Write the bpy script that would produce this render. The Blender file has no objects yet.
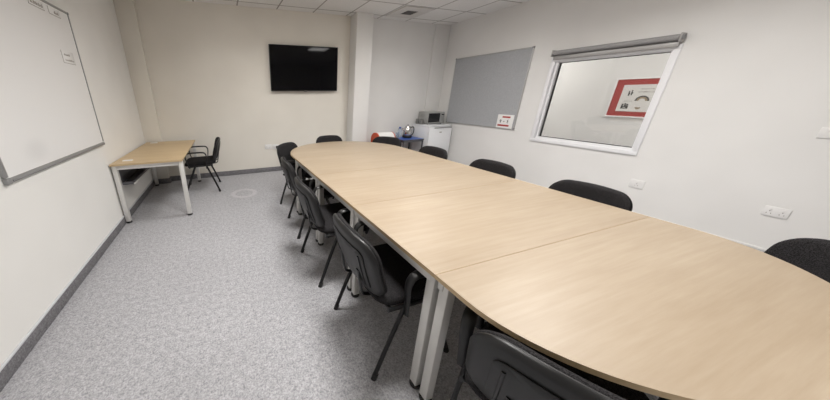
import bpy, bmesh, math, random
from mathutils import Vector, Matrix
random.seed(4)
C = bpy.context.scene.collection
PI = math.pi
R = math.radians
XL, XR, YB, YF, H = -1.262, 4.741, 4.965, -3.1, 2.795

# ------------------------------------------------------------------ materials
def mat(name, col, rough=0.6, metal=0.0, spec=0.5, trans=0.0, emit=None, strength=0.0, coat=0.0):
    m = bpy.data.materials.new(name); m.use_nodes = True
    b = m.node_tree.nodes['Principled BSDF']
    b.inputs['Base Color'].default_value = (*col, 1)
    b.inputs['Roughness'].default_value = rough
    b.inputs['Metallic'].default_value = metal
    b.inputs['Specular IOR Level'].default_value = spec
    b.inputs['Transmission Weight'].default_value = trans
    b.inputs['Coat Weight'].default_value = coat
    if emit:
        b.inputs['Emission Color'].default_value = (*emit, 1)
        b.inputs['Emission Strength'].default_value = strength
    return m

def nodes(m):
    nt = m.node_tree
    return nt, nt.nodes, nt.links, nt.nodes['Principled BSDF']

def ramp(nt, fac, stops):
    r = nt.nodes.new('ShaderNodeValToRGB')
    e = r.color_ramp.elements
    while len(e) < len(stops): e.new(0.5)
    for el, (p, c) in zip(e, stops):
        el.position = p; el.color = (*c, 1)
    nt.links.new(fac, r.inputs['Fac'])
    return r.outputs['Color']

def noise(nt, scale, detail=3, vec=None, rough=0.6):
    n = nt.nodes.new('ShaderNodeTexNoise')
    n.inputs['Scale'].default_value = scale
    n.inputs['Detail'].default_value = detail
    n.inputs['Roughness'].default_value = rough
    if vec is not None: nt.links.new(vec, n.inputs['Vector'])
    return n.outputs['Fac']

def coords(nt, kind='Object', scale=(1, 1, 1), loc=(0, 0, 0)):
    t = nt.nodes.new('ShaderNodeTexCoord')
    mp = nt.nodes.new('ShaderNodeMapping')
    mp.inputs['Scale'].default_value = scale
    mp.inputs['Location'].default_value = loc
    nt.links.new(t.outputs[kind], mp.inputs['Vector'])
    return mp.outputs['Vector']

def bump(nt, b, fac, strength, dist):
    n = nt.nodes.new('ShaderNodeBump')
    n.inputs['Strength'].default_value = strength
    n.inputs['Distance'].default_value = dist
    nt.links.new(fac, n.inputs['Height'])
    nt.links.new(n.outputs['Normal'], b.inputs['Normal'])

def mathn(nt, op, a, b=None, c=None):
    n = nt.nodes.new('ShaderNodeMath'); n.operation = op
    for i, v in enumerate((a, b, c)):
        if v is None: continue
        if isinstance(v, (int, float)): n.inputs[i].default_value = v
        else: nt.links.new(v, n.inputs[i])
    return n.outputs[0]

def mixc(nt, fac, a, b):
    n = nt.nodes.new('ShaderNodeMix'); n.data_type = 'RGBA'
    for idx, v in ((0, fac), (6, a), (7, b)):
        if isinstance(v, tuple): n.inputs[idx].default_value = (*v, 1)
        elif isinstance(v, (int, float)): n.inputs[idx].default_value = v
        else: nt.links.new(v, n.inputs[idx])
    return n.outputs[2]

def paint(name, col, var=0.03):
    m = mat(name, col, 0.75, spec=0.25)
    nt, N, L, b = nodes(m)
    v = coords(nt)
    f = noise(nt, 1.3, 2, v)
    a = tuple(max(0, c - var) for c in col); d = tuple(min(1, c + var * .6) for c in col)
    L.new(ramp(nt, f, [(0.3, a), (0.7, d)]), b.inputs['Base Color'])
    bump(nt, b, noise(nt, 180, 2, v), 0.06, 0.002)
    return m

def carpet(name, dark, mid, light, ring=False):
    m = mat(name, mid, 0.95, spec=0.1)
    nt, N, L, b = nodes(m)
    v = coords(nt)
    f1 = noise(nt, 95, 3, v, .8)
    f2 = noise(nt, 30, 3, v, .7)
    f = mathn(nt, 'MULTIPLY_ADD', f2, 0.3, mathn(nt, 'MULTIPLY', f1, 0.7))
    col = ramp(nt, f, [(0.36, dark), (0.5, mid), (0.64, light)])
    if ring:        # pale ring mixed into the carpet colour near the desk chair
        s = nt.nodes.new('ShaderNodeSeparateXYZ'); L.new(v, s.inputs[0])
        dx = mathn(nt, 'SUBTRACT', s.outputs[0], 0.175); dy = mathn(nt, 'SUBTRACT', s.outputs[1], 3.885)
        r = mathn(nt, 'SQRT', mathn(nt, 'ADD', mathn(nt, 'MULTIPLY', dx, dx), mathn(nt, 'MULTIPLY', dy, dy)))
        d = mathn(nt, 'ABSOLUTE', mathn(nt, 'SUBTRACT', r, 0.165))
        k = nt.nodes.new('ShaderNodeMapRange'); k.interpolation_type = 'SMOOTHSTEP'
        L.new(d, k.inputs[0])
        k.inputs[1].default_value = 0.022; k.inputs[2].default_value = 0.045
        k.inputs[3].default_value = 0.42; k.inputs[4].default_value = 0.0
        col = mixc(nt, k.outputs[0], col, (0.62, 0.60, 0.62))
    L.new(col, b.inputs['Base Color'])
    bump(nt, b, f1, 0.7, 0.006)
    return m

def beech(name, a, d, e, rough=0.40):
    m = mat(name, d, rough, spec=0.6)
    nt, N, L, b = nodes(m)
    v = coords(nt, 'Object', (1.2, 22, 22))
    f = noise(nt, 2.2, 5, v, .65)
    v2 = coords(nt, 'Object', (0.8, 3.0, 3.0))
    g = noise(nt, 1.6, 3, v2)
    h = mathn(nt, 'MULTIPLY_ADD', g, 0.5, mathn(nt, 'MULTIPLY', f, 0.5))
    L.new(ramp(nt, h, [(0.33, a), (0.5, d), (0.68, e)]), b.inputs['Base Color'])
    bump(nt, b, f, 0.05, 0.001)
    return m

def fabric(name, a, d, scale=260):
    m = mat(name, a, 0.95, spec=0.15)
    nt, N, L, b = nodes(m)
    v = coords(nt)
    f = noise(nt, scale, 2, v, .8)
    L.new(ramp(nt, f, [(0.4, a), (0.62, d)]), b.inputs['Base Color'])
    bump(nt, b, f, 0.5, 0.003)
    return m

def tiles(name):
    m = mat(name, (0.6, 0.58, 0.55), 0.9, spec=0.1)
    nt, N, L, b = nodes(m)
    v = coords(nt)
    s = nt.nodes.new('ShaderNodeSeparateXYZ'); L.new(v, s.inputs[0])
    def line(out, off, per):
        q = mathn(nt, 'PINGPONG', mathn(nt, 'ADD', out, 100 * per - off), per / 2)
        return mathn(nt, 'LESS_THAN', q, 0.011)
    ln = mathn(nt, 'MAXIMUM', line(s.outputs[0], -0.231, 0.643), line(s.outputs[1], 4.76, 0.62))
    f = noise(nt, 140, 2, v, .8)
    t = ramp(nt, f, [(0.3, (0.74, 0.73, 0.715)), (0.6, (0.84, 0.83, 0.815))])
    L.new(mixc(nt, ln, t, (0.36, 0.34, 0.32)), b.inputs['Base Color'])  # grid lines coloured dark to stand for the shadow gap between tiles
    bump(nt, b, f, 0.25, 0.002)
    return m

M = dict(
    wall=paint('wall_paint', (0.79, 0.755, 0.69)),
    wall_w=paint('wall_tone_white', (0.80, 0.79, 0.775)),
    wall_l=paint('wall_paint_warm_white', (0.825, 0.815, 0.79)),
    corridor=paint('corridor_paint', (0.74, 0.735, 0.715)),
    floor=carpet('grey_carpet', (0.24, 0.24, 0.255), (0.42, 0.418, 0.44), (0.61, 0.608, 0.63), True),
    skirt=carpet('skirting_carpet', (0.12, 0.12, 0.13), (0.20, 0.195, 0.205), (0.28, 0.275, 0.29)),
    cap=mat('skirting_cap', (0.62, 0.63, 0.66), 0.4),
    ceil=tiles('ceiling_tiles'),
    beech=beech('beech_laminate', (0.30, 0.230, 0.157), (0.338, 0.266, 0.189), (0.38, 0.308, 0.227)),
    edge=beech('beech_edge', (0.50, 0.365, 0.20), (0.58, 0.43, 0.25), (0.64, 0.49, 0.30), 0.45),
    silver=mat('silver_paint', (0.72, 0.71, 0.69), 0.42, 0.12),
    foot=mat('black_rubber', (0.015, 0.015, 0.015), 0.6),
    plastic=mat('black_plastic', (0.009, 0.009, 0.0095), 0.42, spec=0.5),
    tube=mat('black_tube', (0.008, 0.008, 0.009), 0.38, spec=0.4),
    fab=fabric('charcoal_fabric', (0.008, 0.0075, 0.008), (0.036, 0.034, 0.036)),
    wb=mat('whiteboard_enamel', (0.84, 0.835, 0.83), 0.22),
    wbframe=mat('grey_frame', (0.36, 0.36, 0.36), 0.4, 0.5),
    alu=mat('aluminium', (0.55, 0.55, 0.55), 0.35, 0.7),
    greycap=mat('grey_plastic', (0.28, 0.28, 0.28), 0.5),
    felt=fabric('grey_felt', (0.35, 0.358, 0.375), (0.48, 0.488, 0.505), 150),
    upvc=mat('white_upvc', (0.84, 0.84, 0.86), 0.3),
    white=mat('white_plastic', (0.82, 0.81, 0.80), 0.35),
    fridge=mat('fridge_enamel', (0.80, 0.81, 0.83), 0.3),
    paper=mat('white_paper', (0.85, 0.84, 0.83), 0.7),
    oldpaper=mat('off_white_paper', (0.70, 0.69, 0.66), 0.7),
    ink=mat('dark_print', (0.06, 0.06, 0.06), 0.7),
    greyink=mat('grey_print', (0.32, 0.30, 0.27), 0.7),
    brownink=mat('brown_print', (0.30, 0.23, 0.15), 0.7),
    red=mat('red_print', (0.42, 0.055, 0.05), 0.6),
    redmat=mat('red_mount_card', (0.36, 0.042, 0.038), 0.65),
    orange=mat('orange_red_plastic', (0.62, 0.085, 0.025), 0.4),
    screen=mat('black_screen', (0.002, 0.002, 0.003), 0.05, spec=0.2),
    bezel=mat('black_bezel', (0.010, 0.010, 0.011), 0.3),
    blindm=fabric('blind_fabric', (0.29, 0.285, 0.285), (0.37, 0.365, 0.365), 220),
    blindcase=mat('blind_case', (0.40, 0.39, 0.385), 0.45, 0.3),
    seal=mat('dark_seal', (0.03, 0.03, 0.03), 0.6),
    steel=mat('brushed_steel', (0.62, 0.61, 0.60), 0.22, 1.0),
    mwsilver=mat('microwave_silver', (0.40, 0.40, 0.39), 0.4, 0.3),
    blackglass=mat('black_glass', (0.008, 0.008, 0.010), 0.12),
    blue=mat('blue_laminate', (0.03, 0.10, 0.42), 0.35),
    darkmetal=mat('dark_grey_metal', (0.10, 0.10, 0.11), 0.45, 0.4),
    bottleglass=mat('clear_plastic', (0.80, 0.88, 0.97), 0.08, trans=0.85),
    bluecap=mat('blue_cap', (0.03, 0.07, 0.30), 0.4),
    mug=mat('grey_ceramic', (0.20, 0.20, 0.19), 0.35),
    lightframe=mat('light_frame', (0.8, 0.8, 0.8), 0.4),
    lamp=mat('light_diffuser', (0.9, 0.9, 0.9), 0.5, emit=(1.0, 0.975, 0.94), strength=9.0),
    added_lamp_hall=mat('added_corridor_diffuser', (0.9, 0.9, 0.9), 0.5, emit=(1.0, 0.97, 0.92), strength=9.0),
    vent=mat('vent_dark', (0.02, 0.018, 0.016), 0.7),
    ventslat=mat('vent_slat', (0.10, 0.095, 0.09), 0.5),
    ventplate=mat('vent_plate', (0.66, 0.64, 0.62), 0.6),
)
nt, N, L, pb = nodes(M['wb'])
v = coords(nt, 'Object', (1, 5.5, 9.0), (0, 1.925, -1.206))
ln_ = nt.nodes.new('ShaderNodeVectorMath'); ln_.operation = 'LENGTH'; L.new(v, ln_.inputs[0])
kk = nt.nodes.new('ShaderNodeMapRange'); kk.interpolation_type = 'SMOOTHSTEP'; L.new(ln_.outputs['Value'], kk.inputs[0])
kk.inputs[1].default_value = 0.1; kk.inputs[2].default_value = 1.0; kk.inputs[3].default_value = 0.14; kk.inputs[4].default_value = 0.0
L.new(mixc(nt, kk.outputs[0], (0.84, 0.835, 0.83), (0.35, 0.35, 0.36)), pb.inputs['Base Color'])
# window pane: clear, thin, faintly reflecting
g = bpy.data.materials.new('window_glass'); g.use_nodes = True
nt = g.node_tree; nt.nodes.clear()
o_ = nt.nodes.new('ShaderNodeOutputMaterial'); tr = nt.nodes.new('ShaderNodeBsdfTransparent'); gl = nt.nodes.new('ShaderNodeBsdfGlossy')
fr = nt.nodes.new('ShaderNodeFresnel'); mx = nt.nodes.new('ShaderNodeMixShader')
tr.inputs[0].default_value = (0.88, 0.88, 0.885, 1); gl.inputs['Roughness'].default_value = 0.01; fr.inputs[0].default_value = 1.5
nt.links.new(fr.outputs[0], mx.inputs[0]); nt.links.new(tr.outputs[0], mx.inputs[1]); nt.links.new(gl.outputs[0], mx.inputs[2]); nt.links.new(mx.outputs[0], o_.inputs[0])
M['glass'] = g

# ------------------------------------------------------------------ mesh helpers
def new(): return bmesh.new()

def box(bm, x0, x1, y0, y1, z0, z1, bev=0.0, seg=2, mi=0):
    vs = [bm.verts.new((x, y, z)) for x in (x0, x1) for y in (y0, y1) for z in (z0, z1)]
    F = [(0, 1, 3, 2), (4, 6, 7, 5), (0, 4, 5, 1), (2, 3, 7, 6), (0, 2, 6, 4), (1, 5, 7, 3)]
    fs = [bm.faces.new([vs[i] for i in f]) for f in F]
    for f in fs: f.material_index = mi
    if bev > 0:
        es = list({e for f in fs for e in f.edges})
        r = bmesh.ops.bevel(bm, geom=es, offset=bev, segments=seg, profile=0.5, affect='EDGES')
        for f in r['faces']: f.material_index = mi
    return bm

def smooth_path(pts, n=6):
    """Catmull-Rom through the points."""
    P = [Vector(p) for p in pts]
    if len(P) < 3: return P
    P = [P[0] * 2 - P[1]] + P + [P[-1] * 2 - P[-2]]
    out = []
    for i in range(1, len(P) - 2):
        a, b, c, d = P[i - 1:i + 3]
        for k in range(n):
            t = k / n
            out.append(0.5 * ((2 * b) + (c - a) * t + (2 * a - 5 * b + 4 * c - d) * t * t + (3 * b - a - 3 * c + d) * t ** 3))
    out.append(P[-2])
    return out

def tube(bm, pts, rx, ry=None, seg=10, side=(0, 1, 0), taper=None):
    """Sweep an ellipse; rx along 'side', ry across it."""
    ry = ry or rx
    P = [Vector(p) for p in pts]
    rings = []
    sd = Vector(side)
    for i, p in enumerate(P):
        t = (P[min(i + 1, len(P) - 1)] - P[max(i - 1, 0)]).normalized()
        u = sd - t * sd.dot(t)
        if u.length < 1e-4: u = Vector((1, 0, 0)) - t * t.x
        u.normalize(); v = t.cross(u)
        k = taper(i / (len(P) - 1)) if taper else 1
        rings.append([bm.verts.new(p + u * (rx * k * math.cos(a)) + v * (ry * k * math.sin(a))) for a in [2 * PI * j / seg for j in range(seg)]])
    for a, b in zip(rings[:-1], rings[1:]):
        for j in range(seg):
            bm.faces.new((a[j], a[(j + 1) % seg], b[(j + 1) % seg], b[j]))
    bm.faces.new(rings[0][::-1]); bm.faces.new(rings[-1])
    return bm

def lathe(bm, prof, seg=24, at=(0, 0, 0), mi=0):
    rings = []
    for r, z in prof:
        if r < 1e-5: rings.append([bm.verts.new((at[0], at[1], at[2] + z))])
        else: rings.append([bm.verts.new((at[0] + r * math.cos(2 * PI * j / seg), at[1] + r * math.sin(2 * PI * j / seg), at[2] + z)) for j in range(seg)])
    for a, b in zip(rings[:-1], rings[1:]):
        for j in range(seg):
            k = (j + 1) % seg
            if len(a) == 1 and len(b) == 1: continue
            if len(a) == 1: f = bm.faces.new((a[0], b[k], b[j]))
            elif len(b) == 1: f = bm.faces.new((a[j], a[k], b[0]))
            else: f = bm.faces.new((a[j], a[k], b[k], b[j]))
            f.material_index = mi
    return bm

def prism(bm, outline, z0, z1, mi=0, side_mi=None, f=lambda p: p):
    lo = [bm.verts.new(f((x, y, z0))) for x, y in outline]; hi = [bm.verts.new(f((x, y, z1))) for x, y in outline]
    n = len(outline)
    bm.faces.new(lo[::-1]).material_index = mi; bm.faces.new(hi).material_index = mi
    for i in range(n):
        bm.faces.new((lo[i], lo[(i + 1) % n], hi[(i + 1) % n], hi[i])).material_index = mi if side_mi is None else side_mi
    return bm

def rrect(w, h, r, n=7):
    """rounded rectangle outline centred on 0"""
    out = []
    for cx, cy, a0 in ((w / 2 - r, h / 2 - r, 0), (-w / 2 + r, h / 2 - r, 90), (-w / 2 + r, -h / 2 + r, 180), (w / 2 - r, -h / 2 + r, 270)):
        for k in range(n + 1):
            a = R(a0 + 90 * k / n); out.append((cx + r * math.cos(a), cy + r * math.sin(a)))
    # subdivide the straight runs so the cushion can be bent
    res = []
    for i, p in enumerate(out):
        q = out[(i + 1) % len(out)]
        res.append(p)
        d = math.dist(p, q)
        m = int(d // 0.05)
        for k in range(1, m + 1): res.append((p[0] + (q[0] - p[0]) * k / (m + 1), p[1] + (q[1] - p[1]) * k / (m + 1)))
    return res

def pad(bm, outline, prof, deform, inner=(0.72, 0.4)):
    """closed cushion: prof = [(inset, t)], from front rim round the side to the back rim; both faces are filled by rings"""
    def ring(ins, t, k=1.0):
        vs = []
        for x, y in outline:
            l = math.hypot(x, y); s = (1 - ins / l) * k
            vs.append(bm.verts.new(deform(x * s, y * s, t)))
        return vs
    i0, t0 = prof[0]; i1, t1 = prof[-1]
    rings = [ring(i0, t0, k) for k in inner[::-1]] + [ring(i, t) for i, t in prof] + [ring(i1, t1, k) for k in inner]
    n = len(outline)
    for a, b in zip(rings[:-1], rings[1:]):
        for j in range(n): bm.faces.new((a[j], a[(j + 1) % n], b[(j + 1) % n], b[j]))
    for rg, t, flip in ((rings[0], t0, 0), (rings[-1], t1, 1)):
        c = bm.verts.new(deform(0, 0, t))
        for j in range(n): bm.faces.new((c, rg[(j + 1) % n], rg[j]) if not flip else (c, rg[j], rg[(j + 1) % n]))
    return bm

def obj(name, bm, m, parent=None, smooth=True, angle=40):
    bmesh.ops.recalc_face_normals(bm, faces=bm.faces[:])
    me = bpy.data.meshes.new(name)
    if smooth:
        for f in bm.faces: f.smooth = True
        for e in bm.edges:
            if len(e.link_faces) == 2 and e.calc_face_angle(0) > R(angle): e.smooth = False
    bm.to_mesh(me); bm.free()
    for k in (m if isinstance(m, (list, tuple)) else [m]): me.materials.append(M[k])
    o = bpy.data.objects.new(name, me); C.objects.link(o)
    if parent: o.parent = parent
    return o

def tag(o, label, cat, group=None):
    o['label'] = label; o['category'] = cat
    if group: o['group'] = group
    return o

def thing(name, label, cat, loc=(0, 0, 0), rz=0.0, group=None):
    o = bpy.data.objects.new(name, None); C.objects.link(o)
    o.empty_display_size = 0.1
    o.location = loc; o.rotation_euler = (0, 0, rz)
    return tag(o, label, cat, group)

def struct(name, bm, m, parent=None, **k):
    o = obj(name, bm, m, parent, **k)
    o['kind'] = 'structure'
    return o

def bx(*a, **k): return box(new(), *a, **k)

def kids(o): return [c for c in bpy.data.objects if c.parent == o]
def dup(o, parent=None):
    c = o.copy(); C.objects.link(c)
    if parent: c.parent = parent
    for ch in kids(o): dup(ch, c)
    return c

# ------------------------------------------------------------------ the room
struct('floor', bx(XL - .12, XR + .12, YF - .12, YB + .12, -0.1, 0), 'floor', smooth=False)
struct('ceiling', bx(XL - .12, XR + .12, YF - .12, YB + .12, H, H + .1), 'ceil', smooth=False)
struct('wall_left', bx(XL - .12, XL, YF - .12, YB + .12, 0, H), 'wall_l', smooth=False)
struct('wall_back', bx(XL, 2.6, YB, YB + .12, 0, H), 'wall', smooth=False)
struct('wall_back_right', bx(2.6, XR, YB, YB + .12, 0, H), 'wall_w', smooth=False)  # same back wall, its colour set whiter on this part
struct('wall_front', bx(XL, XR, YF - .12, YF, 0, H), 'wall', smooth=False)
WY0, WY1, WZ0, WZ1 = 1.70, 2.815, 0.75, 1.90      # window opening
b = new()
box(b, XR, XR + .12, YF - .12, WY0, 0, H); box(b, XR, XR + .12, WY1, YB + .12, 0, H)
box(b, XR, XR + .12, WY0, WY1, 0, WZ0); box(b, XR, XR + .12, WY0, WY1, WZ1, H)
struct('wall_right', b, 'wall_w', smooth=False)
struct('trim_1', bx(XL, -1.02, 4.86, YB, 0, H, 0.004), 'wall')                 # boxed column behind the desk
struct('trim_2', bx(2.43, 2.76, 4.70, YB, 0, H, 0.006), 'wall_w')               # pilaster beside the television
struct('trim_3', bx(4.36, XR, 4.94, YB, 0, H, 0.004), 'wall_w')                  # boxing in the far right corner

def skirting(name, x0, x1, y0, y1, side):
    b = bx(x0, x1, y0, y1, 0, 0.088, 0.002)
    s = struct(name, b, 'skirt')
    return s
t = 0.012
s = skirting('baseboard_left', XL, XL + t, YF, 4.86, 'l')
struct('trim_4', bx(XL, XL + t + .002, YF, 4.86, 0.088, 0.102, 0.003), 'cap')
skirting('baseboard_back', -1.02 + t, 2.43, YB - t, YB, 'b')
skirting('baseboard_back_right', 2.76 + t, 4.36 - t, YB - t, YB, 'b')
struct('baseboard_right', bx(XR - t, XR, YF, 4.94 - t, 0, .02, .002), 'wall_w')      # painted white like the wall
skirting('baseboard_front', XL + t, XR - t, YF, YF + t, 'f')
b = new(); box(b, XL + t, -1.02 + t, 4.86 - t, 4.86, 0, .088, .002); box(b, -1.02, -1.02 + t, 4.86, YB, 0, .088, .002)
struct('baseboard_column', b, 'skirt')
b = new(); box(b, 2.43 - t, 2.76 + t, 4.70 - t, 4.70, 0, .088, .002); box(b, 2.43 - t, 2.43, 4.70, YB, 0, .088, .002); box(b, 2.76, 2.76 + t, 4.70, YB, 0, .088, .002)
struct('baseboard_pilaster', b, 'skirt')
b = new(); box(b, 4.36 - t, XR - t, 4.94 - t, 4.94, 0, .088, .002); box(b, 4.36 - t, 4.36, 4.94, YB, 0, .088, .002)
struct('baseboard_corner', b, 'skirt')

# the corridor seen through the internal window
CX = 6.241
struct('wall_corridor', bx(CX, CX + .1, 0.2, 5.6, 0, H), 'corridor', smooth=False)
b = new(); box(b, XR + .12, CX, 0.1, 0.2, 0, H)
struct('wall_corridor_near', b, 'corridor', smooth=False)
struct('wall_corridor_far', bx(XR + .12, CX, 5.5, 5.6, 0, H), 'corridor', smooth=False)
struct('floor_corridor', bx(XR + .12, CX + .1, 0.1, 5.6, -0.1, 0), 'skirt', smooth=False)
struct('ceiling_corridor', bx(XR + .12, CX + .1, 0.1, 5.6, H, H + .1), 'ceil', smooth=False)

# window_1: white frame, inner sash, dark seal, pane
def ring_frame(bm, x0, x1, y0, y1, z0, z1, w, bev=.004):
    box(bm, x0, x1, y0, y1, z0, z0 + w, bev); box(bm, x0, x1, y0, y1, z1 - w, z1, bev)
    box(bm, x0, x1, y0, y0 + w, z0 + w, z1 - w, bev); box(bm, x0, x1, y1 - w, y1, z0 + w, z1 - w, bev)
    return bm
win = bpy.data.objects.new('window_1', None); C.objects.link(win); win['kind'] = 'structure'
win.location = (XR, 2.26, 0)
def wpart(n, bm, m, p=win):
    for v in bm.verts: v.co -= Vector((XR, 2.26, 0))
    o = obj(n, bm, m, p); return o
wpart('window_frame', ring_frame(new(), XR - .022, XR + .12, 1.655, 2.862, .704, 1.915, .050), 'upvc')
wpart('window_sash', ring_frame(new(), XR + .004, XR + .075, 1.695, 2.806, .752, 1.880, .030, .006), 'upvc')
wpart('window_seal', ring_frame(new(), XR + .03, XR + .062, 1.723, 2.768, .780, 1.852, .009, .002), 'seal')
wpart('pane', bx(XR + .042, XR + .048, 1.728, 2.764, .785, 1.848), 'glass')

# ------------------------------------------------------------------ ceiling lights and vent
def ceiling_light(x, y, label, lampm='lamp', group='recessed panel lights', power=28.0, spread=150):
    l = thing('ceiling_light', label, 'ceiling light', (x, y, H), 0, group)
    obj('frame', ring_frame_z(new(), .30, .022), 'lightframe', l)
    obj('diffuser', bx(-.28, .28, -.28, .28, -.008, -.002), lampm, l, smooth=False)
    ld = bpy.data.lights.new('lamp', 'AREA'); ld.shape = 'SQUARE'; ld.size = .56; ld.energy = power; ld.color = (1.0, .975, .94); ld.spread = R(spread)
    lo = bpy.data.objects.new('lamp', ld); C.objects.link(lo); lo.parent = l; lo.location = (0, 0, -.012)
    return l
def ring_frame_z(bm, h, w):
    for x0, x1, y0, y1 in ((-h, h, -h, -h + w), (-h, h, h - w, h), (-h, -h + w, -h + w, h - w), (h - w, h, -h + w, h - w)):
        box(bm, x0, x1, y0, y1, -.014, 0, .002)
    return bm
for x, y, pw, w in ((0.75, 1.33, 38, 'added on the whiteboard side of the room'), (3.05, 1.33, 33, 'over the window side of the table'),  # the whiteboard-side panel is unseen, added to balance the room's brightness
                    (1.39, -0.95, 26, 'added above the near table end'),  # unseen panel, added to brighten the near end of the table
                    (0.75, 3.20, 18, 'added on the whiteboard side, nearer the television'), (3.05, 3.20, 15, 'added on the window side, nearer the pilaster')):  # both unseen, added to set the brightness of the far half
    ceiling_light(x, y, 'square white recessed ceiling light panel ' + w, power=pw)
for y, w in ((0.9, 'nearer end'), (4.4, 'farther end')):
    ceiling_light(5.45, y, 'square ceiling light added in the corridor beyond the internal window, ' + w, 'added_lamp_hall', 'added corridor ceiling lights', 37.0, 180)  # unseen lamps, added to light the corridor wall evenly

v = thing('ceiling_vent', 'square white ceiling vent with dark louvred centre near the pilaster', 'vent', (3.31, 4.45, H))
obj('plate', ring_frame_z(new(), .29, .18), 'ventplate', v)
obj('vent_core', bx(-.115, .115, -.115, .115, -.004, -.001), 'vent', v, smooth=False)
for k in range(5):
    b = new(); y = -.09 + k * .045
    box(b, -.11, .11, y - .016, y + .010, -.013, -.009, .001)
    obj('slat', b, 'ventslat', v)

# ------------------------------------------------------------------ conference table (five sections side by side)
TX0, TX1, TH = 0.752, 2.345, 0.73
TW = TX1 - TX0; TC = (TX0 + TX1) / 2
J = (0.665, 1.41, 2.155, 2.90)
def leg(name_parent, x, y, s=.0225, top=.706):
    l = obj('leg', bx(x - s, x + s, y - s, y + s, .022, top, .004), 'silver', name_parent)
    b = new(); lathe(b, [(0, 0), (.029, 0), (.031, .007), (.029, .014), (.014, .018), (.014, .024), (0, .024)], 16, (x, y, 0))
    obj('foot', b, 'foot', l)
def rail_frame(t, x0, x1, y0, y1, parent):
    b = new()
    z0, z1, w = .666, .7105, .026
    box(b, x0, x1, y0, y0 + w, z0, z1, .002); box(b, x0, x1, y1 - w, y1, z0, z1, .002)
    box(b, x0, x0 + w, y0 + w, y1 - w, z0, z1, .002); box(b, x1 - w, x1, y0 + w, y1 - w, z0, z1, .002)
    return obj('under_frame', b, 'silver', parent)
def slab(outline, parent):
    b = new()
    prism(b, outline, .711, .7275, 1, 1)
    ins = []
    n = len(outline)
    prism(b, outline, .7275, .73, 0, 1)
    return obj('tabletop', b, ['beech', 'edge'], parent, angle=30)
g = .0012
labels = ('rectangular beech table section joined to the rounded near end', 'middle rectangular beech section of the long conference table',
          'rectangular beech table section joined to the rounded far end')
for i in range(3):
    y0, y1 = J[i], J[i + 1]
    cy = (y0 + y1) / 2; hd = (y1 - y0) / 2 - g
    tb = thing('meeting_table', labels[i], 'table', (TC, cy, 0), 0, 'sections of the conference table')
    slab([(-TW / 2, -hd), (TW / 2, -hd), (TW / 2, hd), (-TW / 2, hd)], tb)
    rail_frame(tb, -TW / 2 + .014, TW / 2 - .014, -hd + .008, hd - .008, tb)
    for sx in (-1, 1):
        for sy in (-1, 1): leg(tb, sx * (TW / 2 - .041), sy * (hd - .035))
def d_end(y, sgn, t0, dep, label, lx=.40):
    """rounded end: straight for t0 beyond the joint, then a half ellipse of depth dep"""
    tb = thing('rounded_meeting_table', label, 'table', (TC, y, 0), 0 if sgn > 0 else PI, 'sections of the conference table')
    out = [(TW / 2, g), (TW / 2, t0)]
    for k in range(1, 48):
        a = PI * k / 48; out.append((TW / 2 * math.cos(a), t0 + dep * math.sin(a)))
    out += [(-TW / 2, t0), (-TW / 2, g)]
    slab(out, tb)
    b = new(); z0, z1, w = .666, .7105, .026
    hx = TW / 2 - .014
    box(b, -hx, hx, .008, .008 + w, z0, z1, .002)
    for s in (-1, 1):
        box(b, s * .60 - .013, s * .60 + .013, .008 + w, t0 + .06, z0, z1, .002)
        tube(b, [(s * .60, t0 + .05, .683), (s * .44, t0 + dep - .19, .683)], .013, .02, 8, (0, 0, 1))
    box(b, -.45, .45, t0 + dep - .205, t0 + dep - .179, z0, z1, .002)
    obj('under_frame', b, 'silver', tb)
    for s in (-1, 1):
        leg(tb, s * (TW / 2 - .041), .036)
        leg(tb, s * lx, t0 + dep - .192)
d_end(J[0], -1, .15, .58, 'rounded beech near end section of the conference table, closest to view', .24)
d_end(J[3], 1, .12, .77, 'rounded beech far end section of the conference table, nearest the television')

# ------------------------------------------------------------------ chairs
BH, BW = .335, .465          # backrest height, width
def back_def(y, v, t):
    """y across, v up (-BH/2..BH/2), t thickness, + is forward (+x)"""
    u = (v + BH / 2) / BH
    x = -.208 - .098 * u - .010 * math.sin(PI * u) + .042 * (y / .23) ** 2 + t
    z = .472 + BH * u - .016 * (y / .23) ** 2 * u + .18 * t
    return (x, y, z)
def seat_def(x, y, t):
    e = max(0, (x - .12) / .11)
    return (.03 + x, y, .452 + t - .018 * e * e - .006 * (y / .22) ** 2 + .01 * max(0, -x / .22) ** 2)

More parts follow.
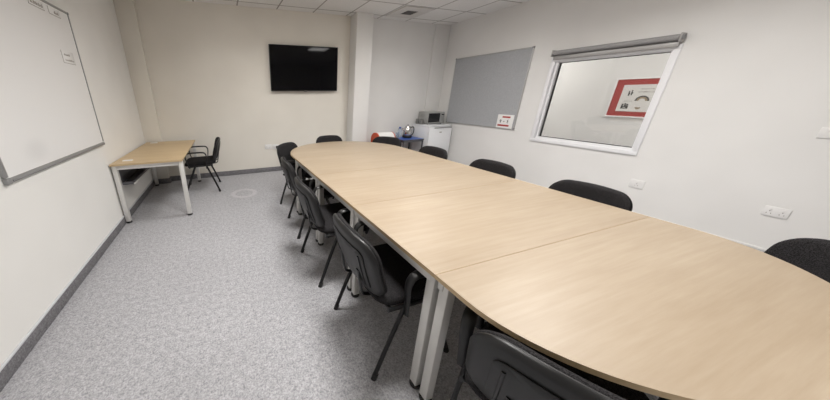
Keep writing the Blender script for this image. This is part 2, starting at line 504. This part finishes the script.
def make_chair():
    c = thing('conference_chair', '', 'chair')
    s = obj('seat', pad(new(), rrect(.45, .465, .085), [(.02, .040), (.007, .034), (0, .022), (.0, .006), (.012, 0)], seat_def), 'fab', c, angle=80)
    obj('seat_shell', pad(new(), rrect(.44, .455, .085), [(.004, .002), (0, -.004), (.03, -.016)], seat_def), 'plastic', s, angle=60)
    ol = [(y, v) for y, v in rrect(BW, BH, .095, 9)]
    bk = obj('backrest', pad(new(), rrect(BW - .006, BH - .006, .095, 9), [(.03, .052), (.012, .048), (.002, .039), (0, .031), (.004, .021)], back_def), 'fab', c, angle=80)
    b = pad(new(), ol, [(.012, .024), (.002, .023), (0, .018), (.003, .009), (.012, .002), (.026, 0)], back_def)
    o2 = [(y, v - .012) for y, v in rrect(.33, .24, .035, 5)]
    pad(b, o2, [(0, .004), (0, -.004), (.004, -.006)], lambda y, v, t: back_def(y, v, t))
    for sy in (-1, 1):
        pts = [back_def(sy * .135, vv, -.0075) for vv in (-.10, -.04, .02, .075)]
        tube(b, pts, .006, .003, 6)
    obj('back_shell', b, 'plastic', bk, angle=35)
    b = new()
    for sy in (-1, 1):
        tube(b, smooth_path([(.10, sy * .10, .428), (-.12, sy * .10, .428), (-.205, sy * .10, .440), (-.228, sy * .10, .48), back_def(sy * .10, -.03, -.004)], 6), .014, .006, 10)
    obj('back_bracket', b, 'tube', c)
    b = new()
    for sy in (-1, 1):
        tube(b, [(-.15, sy * .235, .436), (.20, sy * .235, .430)], .010, .013, 10)
    for x in (-.13, .15): tube(b, [(x, -.235, .430), (x, .235, .430)], .011, .011, 10, (1, 0, 0))
    obj('seat_frame', b, 'tube', c)
    for sx, top in (((-.205), -.055), (.285, .10)):
        for sy in (-1, 1):
            l = obj('leg', tube(new(), [(sx, sy * .252, .012), (sx * .6 + top * .4, sy * .247, .19), (top, sy * .24, .44)], .0095, .014, 12), 'tube', c)
            b = new()
            tube(b, [(sx, sy * .252, 0), (sx + (top - sx) * .07, sy * .2515, .035)], .0125, .017, 12)
            obj('foot_cap', b, 'foot', l)
    for sy in (-1, 1):
        b = new()
        tube(b, smooth_path([(-.055, sy * .256, .395), (-.066, sy * .262, .50), (-.075, sy * .265, .585), (-.055, sy * .267, .632), (-.005, sy * .268, .644),
              (.10, sy * .268, .646), (.175, sy * .268, .640), (.212, sy * .266, .605), (.205, sy * .262, .52), (.175, sy * .256, .41)], 6), .024, .0105, 12,
             taper=lambda q: .68 + .38 * math.sin(PI * q) ** 1.2)
        obj('armrest', b, 'plastic', c)
    return c
proto = make_chair()
def put_chair(i, x, y, deg, label, group):
    o = proto if i == 0 else dup(proto)
    o.location = (x, y, 0); o.rotation_euler = (0, 0, R(deg))
    tag(o, label, 'chair', group)
    return o
def at_back(bx_, by_, deg):      # place by the top centre of the backrest
    return (bx_ + .32 * math.cos(R(deg)), by_ + .32 * math.sin(R(deg)), deg)
GL, GR, GE = 'chairs along the whiteboard side of the table', 'chairs along the window side of the table', 'chairs around the ends of the table'
CH = [
    ((.805, 1.045, 0), 'black armchair pulled up to the rectangular section nearest the viewer, whiteboard side', GL),
    ((.958, .300, 26), 'nearest black armchair, moulded plastic back turned to view at the rounded near end', GE),
    ((.778, 1.795, 0), 'black armchair on the whiteboard side at the middle section of the table', GL),
    ((.822, 2.545, -2), 'black armchair on the whiteboard side at the third rectangular section, before the far end', GL),
    ((.949, 3.280, -49), 'black armchair turned diagonally at the far rounded corner in front of the wall sockets', GE),
    (at_back(1.60, 3.985, -90), 'black armchair at the far end of the table below the television', GE),
    ((2.200, 3.280, -140), 'black armchair at the far rounded corner in front of the blue table and red bin', GE),
    ((2.195, 2.51, 180), 'black armchair in front of the fridge, window side of the table', GR),
    ((2.195, 1.733, 180), 'black armchair on the window side between noticeboard and window', GR),
    ((2.195, 1.0, 180), 'black armchair on the window side, its back below the internal window', GR),
    (at_back(2.44, .065, 142), 'black armchair at the near right corner of the table beneath the double socket', GE),
]
for i, (p, l, gname) in enumerate(CH): put_chair(i, *p, l, gname)
put_chair(99, -.385, 4.35, 180, 'black armchair pulled up to the small desk in the corner', None)

# ------------------------------------------------------------------ desk
dk = thing('desk', 'beech desk with silver legs against the left wall', 'desk', (-.875, 4.055, 0), R(-0.6))
hw, hl = .365, .765
b = new(); box(b, -hw, hw, -hl, hl, .709, .7275, 0, mi=1); box(b, -hw, hw, -hl, hl, .7275, .73, 0, mi=0)
for f in b.faces:
    f.material_index = 0 if f.normal.z > .5 and f.calc_center_median().z > .729 else 1
obj('tabletop', b, ['beech', 'edge'], dk, smooth=False)
b = new()
z0, z1, w = .658, .7085, .028
box(b, -hw + .012, hw - .012, -hl + .03, -hl + .03 + w, z0, z1, .003); box(b, -hw + .012, hw - .012, hl - .03 - w, hl - .03, z0, z1, .003)
box(b, -hw + .05, -hw + .078, -hl + .058, hl - .058, z0, z1, .003); box(b, hw - .12, hw - .092, -hl + .058, hl - .058, z0 + .01, z1, .003)
obj('under_frame', b, 'silver', dk)
for sx in (-1, 1):
    for sy in (-1, 1): leg(dk, sx * (hw - .028), sy * (hl - .045), .024)
b = new()    # wire tray beneath the top, wall side
box(b, -.335, -.20, -.70, .60, .465, .472, .001); box(b, -.335, -.328, -.70, .60, .472, .66, .001); box(b, -.207, -.20, -.70, .60, .472, .50, .001)
box(b, -.328, -.207, -.70, -.693, .472, .50, .001)
for y in (-.5, 0, .5): box(b, -.335, -.32, y - .02, y + .02, .66, .709, .001)
obj('cable_tray', b, 'darkmetal', dk)
b = new(); box(b, -.199, -.190, -.70, .60, .462, .480, .001)
obj('tray_lip', b, 'silver', dk)
for y in (-.60, .655):
    b = pad(new(), rrect(.11, .06, .028, 5), [(.006, .006), (0, .003), (0, 0)], lambda x, yy, t, y=y: (-.235 + x, y + yy, .7302 + t))
    obj('cable_port', b, 'white', dk)

# ------------------------------------------------------------------ whiteboard and its labels
wb = thing('whiteboard', 'large white dry-wipe board on the left wall', 'whiteboard', (XL, 2.615, .956))
obj('board_panel', bx(.006, .018, -.69, .69, .012, 1.193), 'wb', wb, smooth=False)
for n, a in (('frame_rail', (0, .024, -.70, .70, -.004, .026)), ('frame_rail', (0, .024, -.70, .70, 1.186, 1.205)),
             ('frame_rail', (0, .024, .684, .70, .032, 1.186)), ('frame_rail', (0, .024, -.70, -.676, .032, 1.186))):
    obj(n, bx(*a, bev=.004), 'wbframe', wb)
b = new(); box(b, .024, .030, -.66, .66, .004, .012, .002); obj('rail_groove', b, 'greycap', wb)
for y, z, r_ in ((-.685, .010, .018), (-.688, 1.19, .018), (.692, 1.195, .011), (.692, .006, .011)):
    obj('corner_cap', bx(.0, .027, y - r_, y + r_, z - r_, z + r_, .005), 'greycap', wb)

def scribble(bm, y0, y1, z, h, x, step=.012):
    """a row of small unreadable strokes, as printed words look from across the room"""
    y = y0
    while y < y1:
        w = random.choice((.004, .006, .009))
        hh = h * random.choice((.6, .8, 1))
        box(bm, x, x + .0006, y, min(y + w, y1), z, z + hh)
        y += w + random.choice((.002, .003, .003, .007))
    return bm
def board_label(yc, zc, w, h, rows, label):
    l = thing('board_label', label, 'label', (XL + .0185, yc, zc), 0, 'small labels on the whiteboard')
    obj('strip', bx(0, .002, -w / 2, w / 2, -h / 2, h / 2, .0006), 'wb', l)
    obj('edge_mark', bx(.002, .0026, -w / 2, -w / 2 + .004, -h / 2, h / 2), 'greyink', l)
    obj('edge_mark', bx(.002, .0026, -w / 2, w / 2, -h / 2, -h / 2 + .004), 'greyink', l)
    for (a, c, z, hh) in rows: obj('lettering', scribble(new(), a, c, z, hh, .0021), 'greyink', l)
board_label(3.085, 1.762, .20, .10, [(-.06, .03, .012, .018), (-.06, .08, -.030, .016)], 'small white label with two lines of print at the right of the whiteboard')
board_label(3.07, 2.103, .17, .055, [(-.01, .06, -.012, .022)], 'small white label at the top right corner of the whiteboard')
board_label(2.83, 2.103, .19, .055, [(-.07, .08, -.012, .024)], 'small white label along the top edge, left of the corner one')

# ------------------------------------------------------------------ television
tv = thing('television', 'large black flat television on the back wall', 'television', (1.515, YB, 1.506))
obj('tv_body', bx(-.643, .643, -.075, -.04, 0, .755, .006), 'bezel', tv)
obj('screen', bx(-.634, .634, -.0765, -.0745, .016, .747), 'screen', tv, smooth=False)
obj('wall_bracket', bx(-.25, .25, -.041, 0, .20, .55, .004), 'darkmetal', tv)
obj('sensor_bump', bx(-.03, .03, -.077, -.05, -.008, .004, .003), 'bezel', tv)
obj('maker_mark', bx(-.022, .022, -.0772, -.0745, .004, .011), 'greyink', tv)

# ------------------------------------------------------------------ noticeboard and notice
nb = thing('noticeboard', 'grey felt noticeboard with thin metal frame on the right wall', 'noticeboard', (XR, 3.895, .842))
hw = .7425; nh = 1.278
obj('felt_panel', bx(-.018, -.002, -hw + .006, hw - .006, .006, nh - .006), 'felt', nb, smooth=False)
for a in ((-hw, hw, 0, .014), (-hw, hw, nh - .014, nh), (-hw, -hw + .014, .014, nh - .014), (hw - .014, hw, .014, nh - .014)):
    obj('frame_rail', bx(-.024, 0, a[0], a[1], a[2], a[3], .003), 'alu', nb)
for y, z in ((-hw + .01, nh - .01), (hw - .01, nh - .01), (-hw + .01, .01), (hw - .01, .01)):
    obj('corner_cap', bx(-.027, 0, y - .014, y + .014, z - .014, z + .014, .004), 'greycap', nb)
# the viewer sees +y to the left
nt_ = thing('notice', 'white paper notice with two red bars pinned to the noticeboard', 'notice', (XR - .0245, 3.332, .852))
obj('sheet', bx(-.0022, 0, -.145, .14, 0, .23, .0006), 'paper', nt_)
obj('red_bar', bx(-.0030, -.0022, -.085, .055, .175, .203), 'red', nt_)
obj('red_bar', bx(-.0030, -.0022, -.085, .115, .03, .060), 'red', nt_)
b = new()
def flat(pts, t0=-.0030, t1=-.0022):
    return lambda p: p
def disc(bm, y, z, r0, r1, x0, x1, a0=0, a1=360, n=20):
    vs = []
    for k in range(n + 1):
        a = R(a0 + (a1 - a0) * k / n); c, s_ = math.cos(a), math.sin(a)
        vs.append([bm.verts.new((x, y + r * c, z + r * s_)) for x, r in ((x0, r0), (x0, r1), (x1, r1), (x1, r0))])
    for p, q in zip(vs[:-1], vs[1:]):
        for j in range(4): bm.faces.new((p[j], p[(j + 1) % 4], q[(j + 1) % 4], q[j]))
    return bm
disc(b, .075, .125, .006, .017, -.0030, -.0022); box(b, -.0030, -.0022, .066, .084, .09, .106)
obj('pictogram', b, 'ink', nt_)
b = new(); disc(b, -.055, .13, .008, .016, -.0030, -.0022, -130, 130); disc(b, -.055, .103, .007, .015, -.0030, -.0022, -130, 130); obj('pictogram', b, 'ink', nt_)
b = new(); box(b, -.0030, -.0022, .0, .028, .108, .116); box(b, -.0030, -.0022, .01, .018, .1, .124); obj('pictogram', b, 'greyink', nt_)

# ------------------------------------------------------------------ roller blind over the window
rb = thing('roller_blind', 'grey roller blind rolled up above the internal window', 'blind', (XR, 2.25, 1.90))
b = new(); tube(b, [(-.062, -.575, .078), (-.062, .575, .078)], .036, .030, 24, (1, 0, 0)); obj('fabric_roll', b, 'blindm', rb)
obj('head_rail', bx(-.026, 0, -.585, .585, .06, .114, .004), 'blindcase', rb)
obj('hanging_fabric', bx(-.0345, -.032, -.57, .57, .03, .075), 'blindm', rb)
obj('bottom_bar', bx(-.056, -.022, -.578, .578, -.014, .036, .008), 'blindcase', rb)
for s_ in (-1, 1):
    obj('end_bracket', bx(-.100, 0, s_ * .584 - .006, s_ * .584 + .006, .030, .118, .005), 'blindcase', rb)
b = new(); tube(b, [(-.062, -.603, .078), (-.062, -.590, .078)], .028, .028, 16, (1, 0, 0)); obj('chain_wheel', b, 'greycap', rb)

# ------------------------------------------------------------------ framed picture in the corridor
pf = thing('framed_picture', 'red-mounted framed picture on the corridor wall beyond the window', 'picture', (CX, 2.33, 1.045))
hw, ph = .40, .605
for a in ((-hw, hw, 0, .022), (-hw, hw, ph - .022, ph), (-hw, -hw + .022, .022, ph - .022), (hw - .022, hw, .022, ph - .022)):
    obj('frame_rail', bx(-.022, 0, *a, bev=.003), 'white', pf)
obj('mount', bx(-.012, -.004, -hw + .02, hw - .02, .02, ph - .02), 'redmat', pf, smooth=False)
obj('sheet', bx(-.0135, -.012, -hw + .115, hw - .115, .095, ph - .105), 'oldpaper', pf, smooth=False)
X0, X1 = -.0145, -.0135
b = new()
for yy, zz in ((.20, .335), (.17, .345)):
    box(b, X0, X1, yy - .009, yy + .007, zz, zz + .055); disc(b, yy, zz + .067, 0, .009, X0, X1); box(b, X0, X1, yy - .014, yy - .008, zz + .02, zz + .045)
obj('figures', b, 'ink', pf)
b = new()
for yy, zz in ((.225, .150), (.195, .158), (.170, .148)):
    box(b, X0, X1, yy - .014, yy + .012, zz, zz + .038); disc(b, yy, zz + .052, 0, .012, X0, X1)
box(b, X0, X1, .155, .24, .138, .150)
obj('figures', b, 'ink', pf)
b = new(); disc(b, .03, .26, .060, .078, X0, X1, 0, 180); obj('arch', b, 'ink', pf)
b = new(); disc(b, .03, .26, .036, .060, X0, X1, 0, 180); obj('arch', b, 'brownink', pf)
b = new(); disc(b, .045, .165, 0, .032, X0, X1, 180, 360); obj('bowl_shape', b, 'brownink', pf)
b = new(); scribble(b, -.09, .10, .385, .022, X0, .01); scribble(b, -.06, .085, .43, .014, X0); scribble(b, .13, .22, .25, .010, X0)
obj('lettering', b, 'greyink', pf)

# ------------------------------------------------------------------ sockets and switch
def socket(name, label, loc, rz, w=.146, h=.088, rockers=2, cat='socket', group='wall sockets'):
    s = thing(name, label, cat, loc, rz, group)       # faces local -x
    obj('face_plate', bx(-.010, 0, -w / 2, w / 2, -h / 2, h / 2, .003), 'white', s)
    for k in range(rockers):
        y = (k - (rockers - 1) / 2) * w * .5
        obj('rocker_switch', bx(-.014, -.009, y - .008, y + .008, h * .12, h * .34, .0015), 'white', s)
        if name == 'wall_socket':
            b = new()
            for dy, dz in ((0, .004), (-.011, -.018), (.011, -.018)): box(b, -.0106, -.0095, y + dy - .0025, y + dy + .0025, dz - .004, dz + .004)
            obj('pin_holes', b, 'greyink', s)
    return s
socket('wall_socket', 'white wall socket below the right end of the internal window', (XR, 1.555, .367), 0, .12, .10, 1)
socket('wall_socket', 'white double wall socket low on the right wall near the camera', (XR, .672, .377), 0, .125, .092, 2)
socket('light_switch', 'white light switch at the right edge of the picture on the right wall', (XR, .64, 1.10), 0, .14, .088, 2, 'switch', None)
socket('wall_socket', 'left white wall socket low on the back wall below the television', (.763, YB, .50), PI / 2, .13, .09, 2)
socket('wall_socket', 'right white wall socket with a black plug, beside the far chair', (.905, YB, .490), PI / 2, .13, .09, 2)
pl = thing('power_plug', 'black plug with cable in the right socket on the back wall', 'plug', (.937, YB - .0105, .482))
obj('plug_body', bx(-.026, .026, -.045, 0, -.026, .026, .008), 'foot', pl)
b = new(); tube(b, smooth_path([(0, -.035, -.02), (.0, -.05, -.09), (.02, -.05, -.25), (.05, -.04, -.40), (.10, -.05, -.468), (.30, -.10, -.472)], 6), .004, .004, 8, (1, 0, 0))
obj('cable', b, 'foot', pl)

# ------------------------------------------------------------------ fridge, microwave, mugs
fx0, fx1, fy0, fy1, fz = 4.065, 4.665, 4.385, 4.90, .812
fr = thing('fridge', 'small white under-counter fridge in the far right corner', 'fridge', ((fx0 + fx1) / 2, (fy0 + fy1) / 2, 0))
w, d = (fx1 - fx0) / 2, (fy1 - fy0) / 2
obj('cabinet', bx(-w, w, -d + .05, d, .02, fz - .03, .006), 'fridge', fr)
obj('top_panel', bx(-w - .004, w + .004, -d + .03, d, fz - .03, fz, .008), 'fridge', fr)
dr = obj('door', bx(-w, w, -d, -d + .046, .06, fz - .035, .010), 'fridge', fr)
obj('door_handle', bx(-w + .12, w - .02, -d - .012, -d + .002, fz - .060, fz - .040, .004), 'greycap', dr)
obj('maker_mark', bx(-.03, .03, -d - .0015, -d, fz - .155, fz - .135), 'greyink', dr)
for sx in (-1, 1):
    for sy in (-1, 1): obj('foot', lathe(new(), [(0, 0), (.02, 0), (.02, .022), (0, .022)], 12, (sx * (w - .05), sy * (d - .07), 0)), 'foot', fr)
mw = thing('microwave', 'silver microwave with black door standing on the fridge', 'microwave', (4.41, 4.765, fz))
w, d, h0, h1 = .225, .145, .012, .252
obj('casing', bx(-w, w, -d + .012, d, h0, h1, .006), 'mwsilver', mw)
dr = obj('door', bx(-w, w - .10, -d, -d + .013, h0 + .004, h1 - .004, .004), 'mwsilver', mw)
obj('door_window', bx(-w + .02, w - .125, -d - .002, -d + .002, h0 + .028, h1 - .022, .001), 'blackglass', dr)
obj('door_handle', bx(w - .122, w - .108, -d - .016, -d + .002, h0 + .03, h1 - .03, .004), 'alu', dr)
cp = obj('control_panel', bx(w - .098, w, -d, -d + .013, h0 + .004, h1 - .004, .004), 'mwsilver', mw)
obj('display', bx(w - .085, w - .02, -d - .001, -d + .001, h1 - .065, h1 - .04), 'blackglass', cp)
b = new()
for i in range(4):
    for j in range(3): box(b, w - .083 + j * .023, w - .067 + j * .023, -d - .001, -d + .001, h0 + .05 + i * .027, h0 + .066 + i * .027)
obj('keypad', b, 'greycap', cp)
for sx in (-1, 1):
    for sy in (-1, 1): obj('foot', lathe(new(), [(0, 0), (.014, 0), (.014, .014), (0, .014)], 12, (sx * (w - .04), sy * (d - .04), 0)), 'foot', mw)
b = new()
for k in range(8): box(b, -w - .001, -w + .001, -.06 + k * .018, -.052 + k * .018, h1 - .10, h1 - .04)
obj('vent_slots', b, 'greycap', mw)
for i, (x, y, l) in enumerate(((4.112, 4.72, 'grey mug on the fridge, the nearer of two beside the microwave'), (4.112, 4.835, 'grey mug on the fridge, farther of two beside the microwave'))):
    mg = thing('mug', l, 'mug', (x, y, fz), R(200 + 40 * i), 'mugs beside the microwave')
    obj('cup', lathe(new(), [(0, 0), (.033, 0), (.038, .004), (.040, .105), (.037, .105), (.034, .01), (0, .01)], 24), 'mug', mg)
    b = new(); tube(b, smooth_path([(.037, 0, .085), (.062, 0, .080), (.066, 0, .05), (.055, 0, .025), (.036, 0, .022)], 5), .006, .004, 8)
    obj('handle', b, 'mug', mg)

# ------------------------------------------------------------------ blue table with kettle, bottle and glass
bt = thing('side_table', 'low blue-topped table with dark metal legs beside the fridge', 'table', (3.765, 4.69, 0))
w, d, th = .265, .225, .535
obj('tabletop', bx(-w, w, -d, d, th - .022, th - .002, .003), 'darkmetal', bt)
obj('laminate', bx(-w + .004, w - .004, -d + .004, d - .004, th - .002, th), 'blue', bt)
b = new()
for a in ((-w + .01, w - .01, -d + .006, -d + .03), (-w + .01, w - .01, d - .03, d - .006), (-w + .01, -w + .034, -d + .03, d - .03), (w - .034, w - .01, -d + .03, d - .03)):
    box(b, *a, th - .055, th - .0225, .002)
obj('under_frame', b, 'darkmetal', bt)
for sx in (-1, 1):
    for sy in (-1, 1): obj('leg', bx(sx * (w - .022) - .012, sx * (w - .022) + .012, sy * (d - .018) - .012, sy * (d - .018) + .012, 0, th - .0225, .003), 'darkmetal', bt)
kt = thing('kettle', 'shiny steel kettle with black handle on the blue table', 'kettle', (3.795, 4.74, th), R(-20)); kt.scale = (1.08, 1.08, 1.12)
obj('power_base', lathe(new(), [(0, 0), (.085, 0), (.09, .008), (.088, .045), (.082, .052), (0, .052)], 28), 'foot', kt)
obj('body', lathe(new(), [(0, .050), (.080, .050), (.084, .06), (.086, .09), (.078, .15), (.062, .195), (.055, .205), (0, .207)], 32), 'steel', kt)
obj('lid', lathe(new(), [(.054, .205), (.05, .216), (.03, .226), (.012, .229), (.012, .24), (.016, .25), (0, .254)], 24), 'steel', kt)
b = new(); tube(b, smooth_path([(.060, 0, .195), (.105, 0, .205), (.125, 0, .17), (.122, 0, .10), (.10, 0, .055), (.082, 0, .05)], 6), .012, .009, 10); obj('handle', b, 'foot', kt)
b = new(); tube(b, [(-.066, 0, .135), (-.10, 0, .17), (-.108, 0, .185)], .022, .016, 10, taper=lambda q: 1 - .45 * q); obj('spout', b, 'steel', kt)
bo = thing('water_bottle', 'clear plastic bottle with dark blue cap beside the kettle', 'bottle', (3.64, 4.80, th)); bo.scale = (1.15, 1.15, 1.2)
obj('body', lathe(new(), [(0, 0), (.036, 0), (.04, .008), (.04, .06), (.037, .075), (.04, .09), (.04, .135), (.034, .155), (.02, .17), (.0, .17)], 24), 'bottleglass', bo)
obj('cap', lathe(new(), [(0, .168), (.022, .168), (.022, .192), (0, .193)], 20), 'bluecap', bo)
gl = thing('water_jug', 'small clear tumbler left of the blue-capped bottle', 'glass', (3.555, 4.76, th))
gl.name = 'tumbler'
obj('bowl', lathe(new(), [(0, 0), (.03, 0), (.036, .12), (.033, .12), (.027, .008), (0, .008)], 24), 'bottleglass', gl)

# ------------------------------------------------------------------ red bin with white hood
bn = thing('bin', 'orange-red bin with a white hood against the back wall', 'bin', (3.11, 4.62, 0))
prof = [(-.15, .0), (.15, .0), (.15, .60)] + [(.15 * math.cos(R(a)), .56 + .14 * math.sin(R(a))) for a in range(20, 181, 16)]
def side(x0, x1, pr, m, nm, k=1.0):
    b = new()
    lo = [b.verts.new((x0, y * k, z)) for y, z in pr]; hi = [b.verts.new((x1, y * k, z)) for y, z in pr]
    b.faces.new(lo); b.faces.new(hi[::-1])
    for i in range(len(pr)): b.faces.new((lo[i], hi[i], hi[(i + 1) % len(pr)], lo[(i + 1) % len(pr)]))
    return obj(nm, b, m, bn, angle=35)
side(-.20, -.172, prof, 'orange', 'end_panel'); side(.185, .20, prof, 'orange', 'end_panel')
obj('body', bx(-.169, .169, -.142, .142, 0, .54, .004), 'orange', bn)
hood = [(.138, .541)] + [(.146 * math.cos(R(a)), .555 + .143 * math.sin(R(a))) for a in range(4, 181, 11)] + [(-.138, .541)]
side(-.171, .184, hood, 'white', 'hood')

# ------------------------------------------------------------------ world, camera, colour
w = bpy.data.worlds.new('World'); bpy.context.scene.world = w; w.use_nodes = True
w.node_tree.nodes['Background'].inputs[0].default_value = (0.05, 0.05, 0.05, 1)
cd = bpy.data.cameras.new('camera'); cam = bpy.data.objects.new('camera', cd); C.objects.link(cam)
cd.sensor_fit = 'HORIZONTAL'; cd.sensor_width = 36; cd.lens = 256.1142 / 830 * 36
cd.shift_x = 102.8229 / 830; cd.shift_y = -13.1439 / 830; cd.clip_start = .02
yaw, pitch, roll = 0.3217, -0.3426, -0.009
fwd = Vector((math.sin(yaw) * math.cos(pitch), math.cos(yaw) * math.cos(pitch), math.sin(pitch)))
right = Vector((math.cos(yaw), -math.sin(yaw), 0)); up = right.cross(fwd)
r2 = right * math.cos(roll) + up * math.sin(roll); u2 = -right * math.sin(roll) + up * math.cos(roll)
mt = Matrix((r2, u2, -fwd)).transposed().to_4x4(); mt.translation = (0, 0, 1.428)
cam.matrix_world = mt
sc = bpy.context.scene; sc.camera = cam
vs = sc.view_settings
vs.view_transform = 'Standard'; vs.look = 'None'; vs.gamma = 1; vs.use_curve_mapping = False; vs.exposure = 0.0
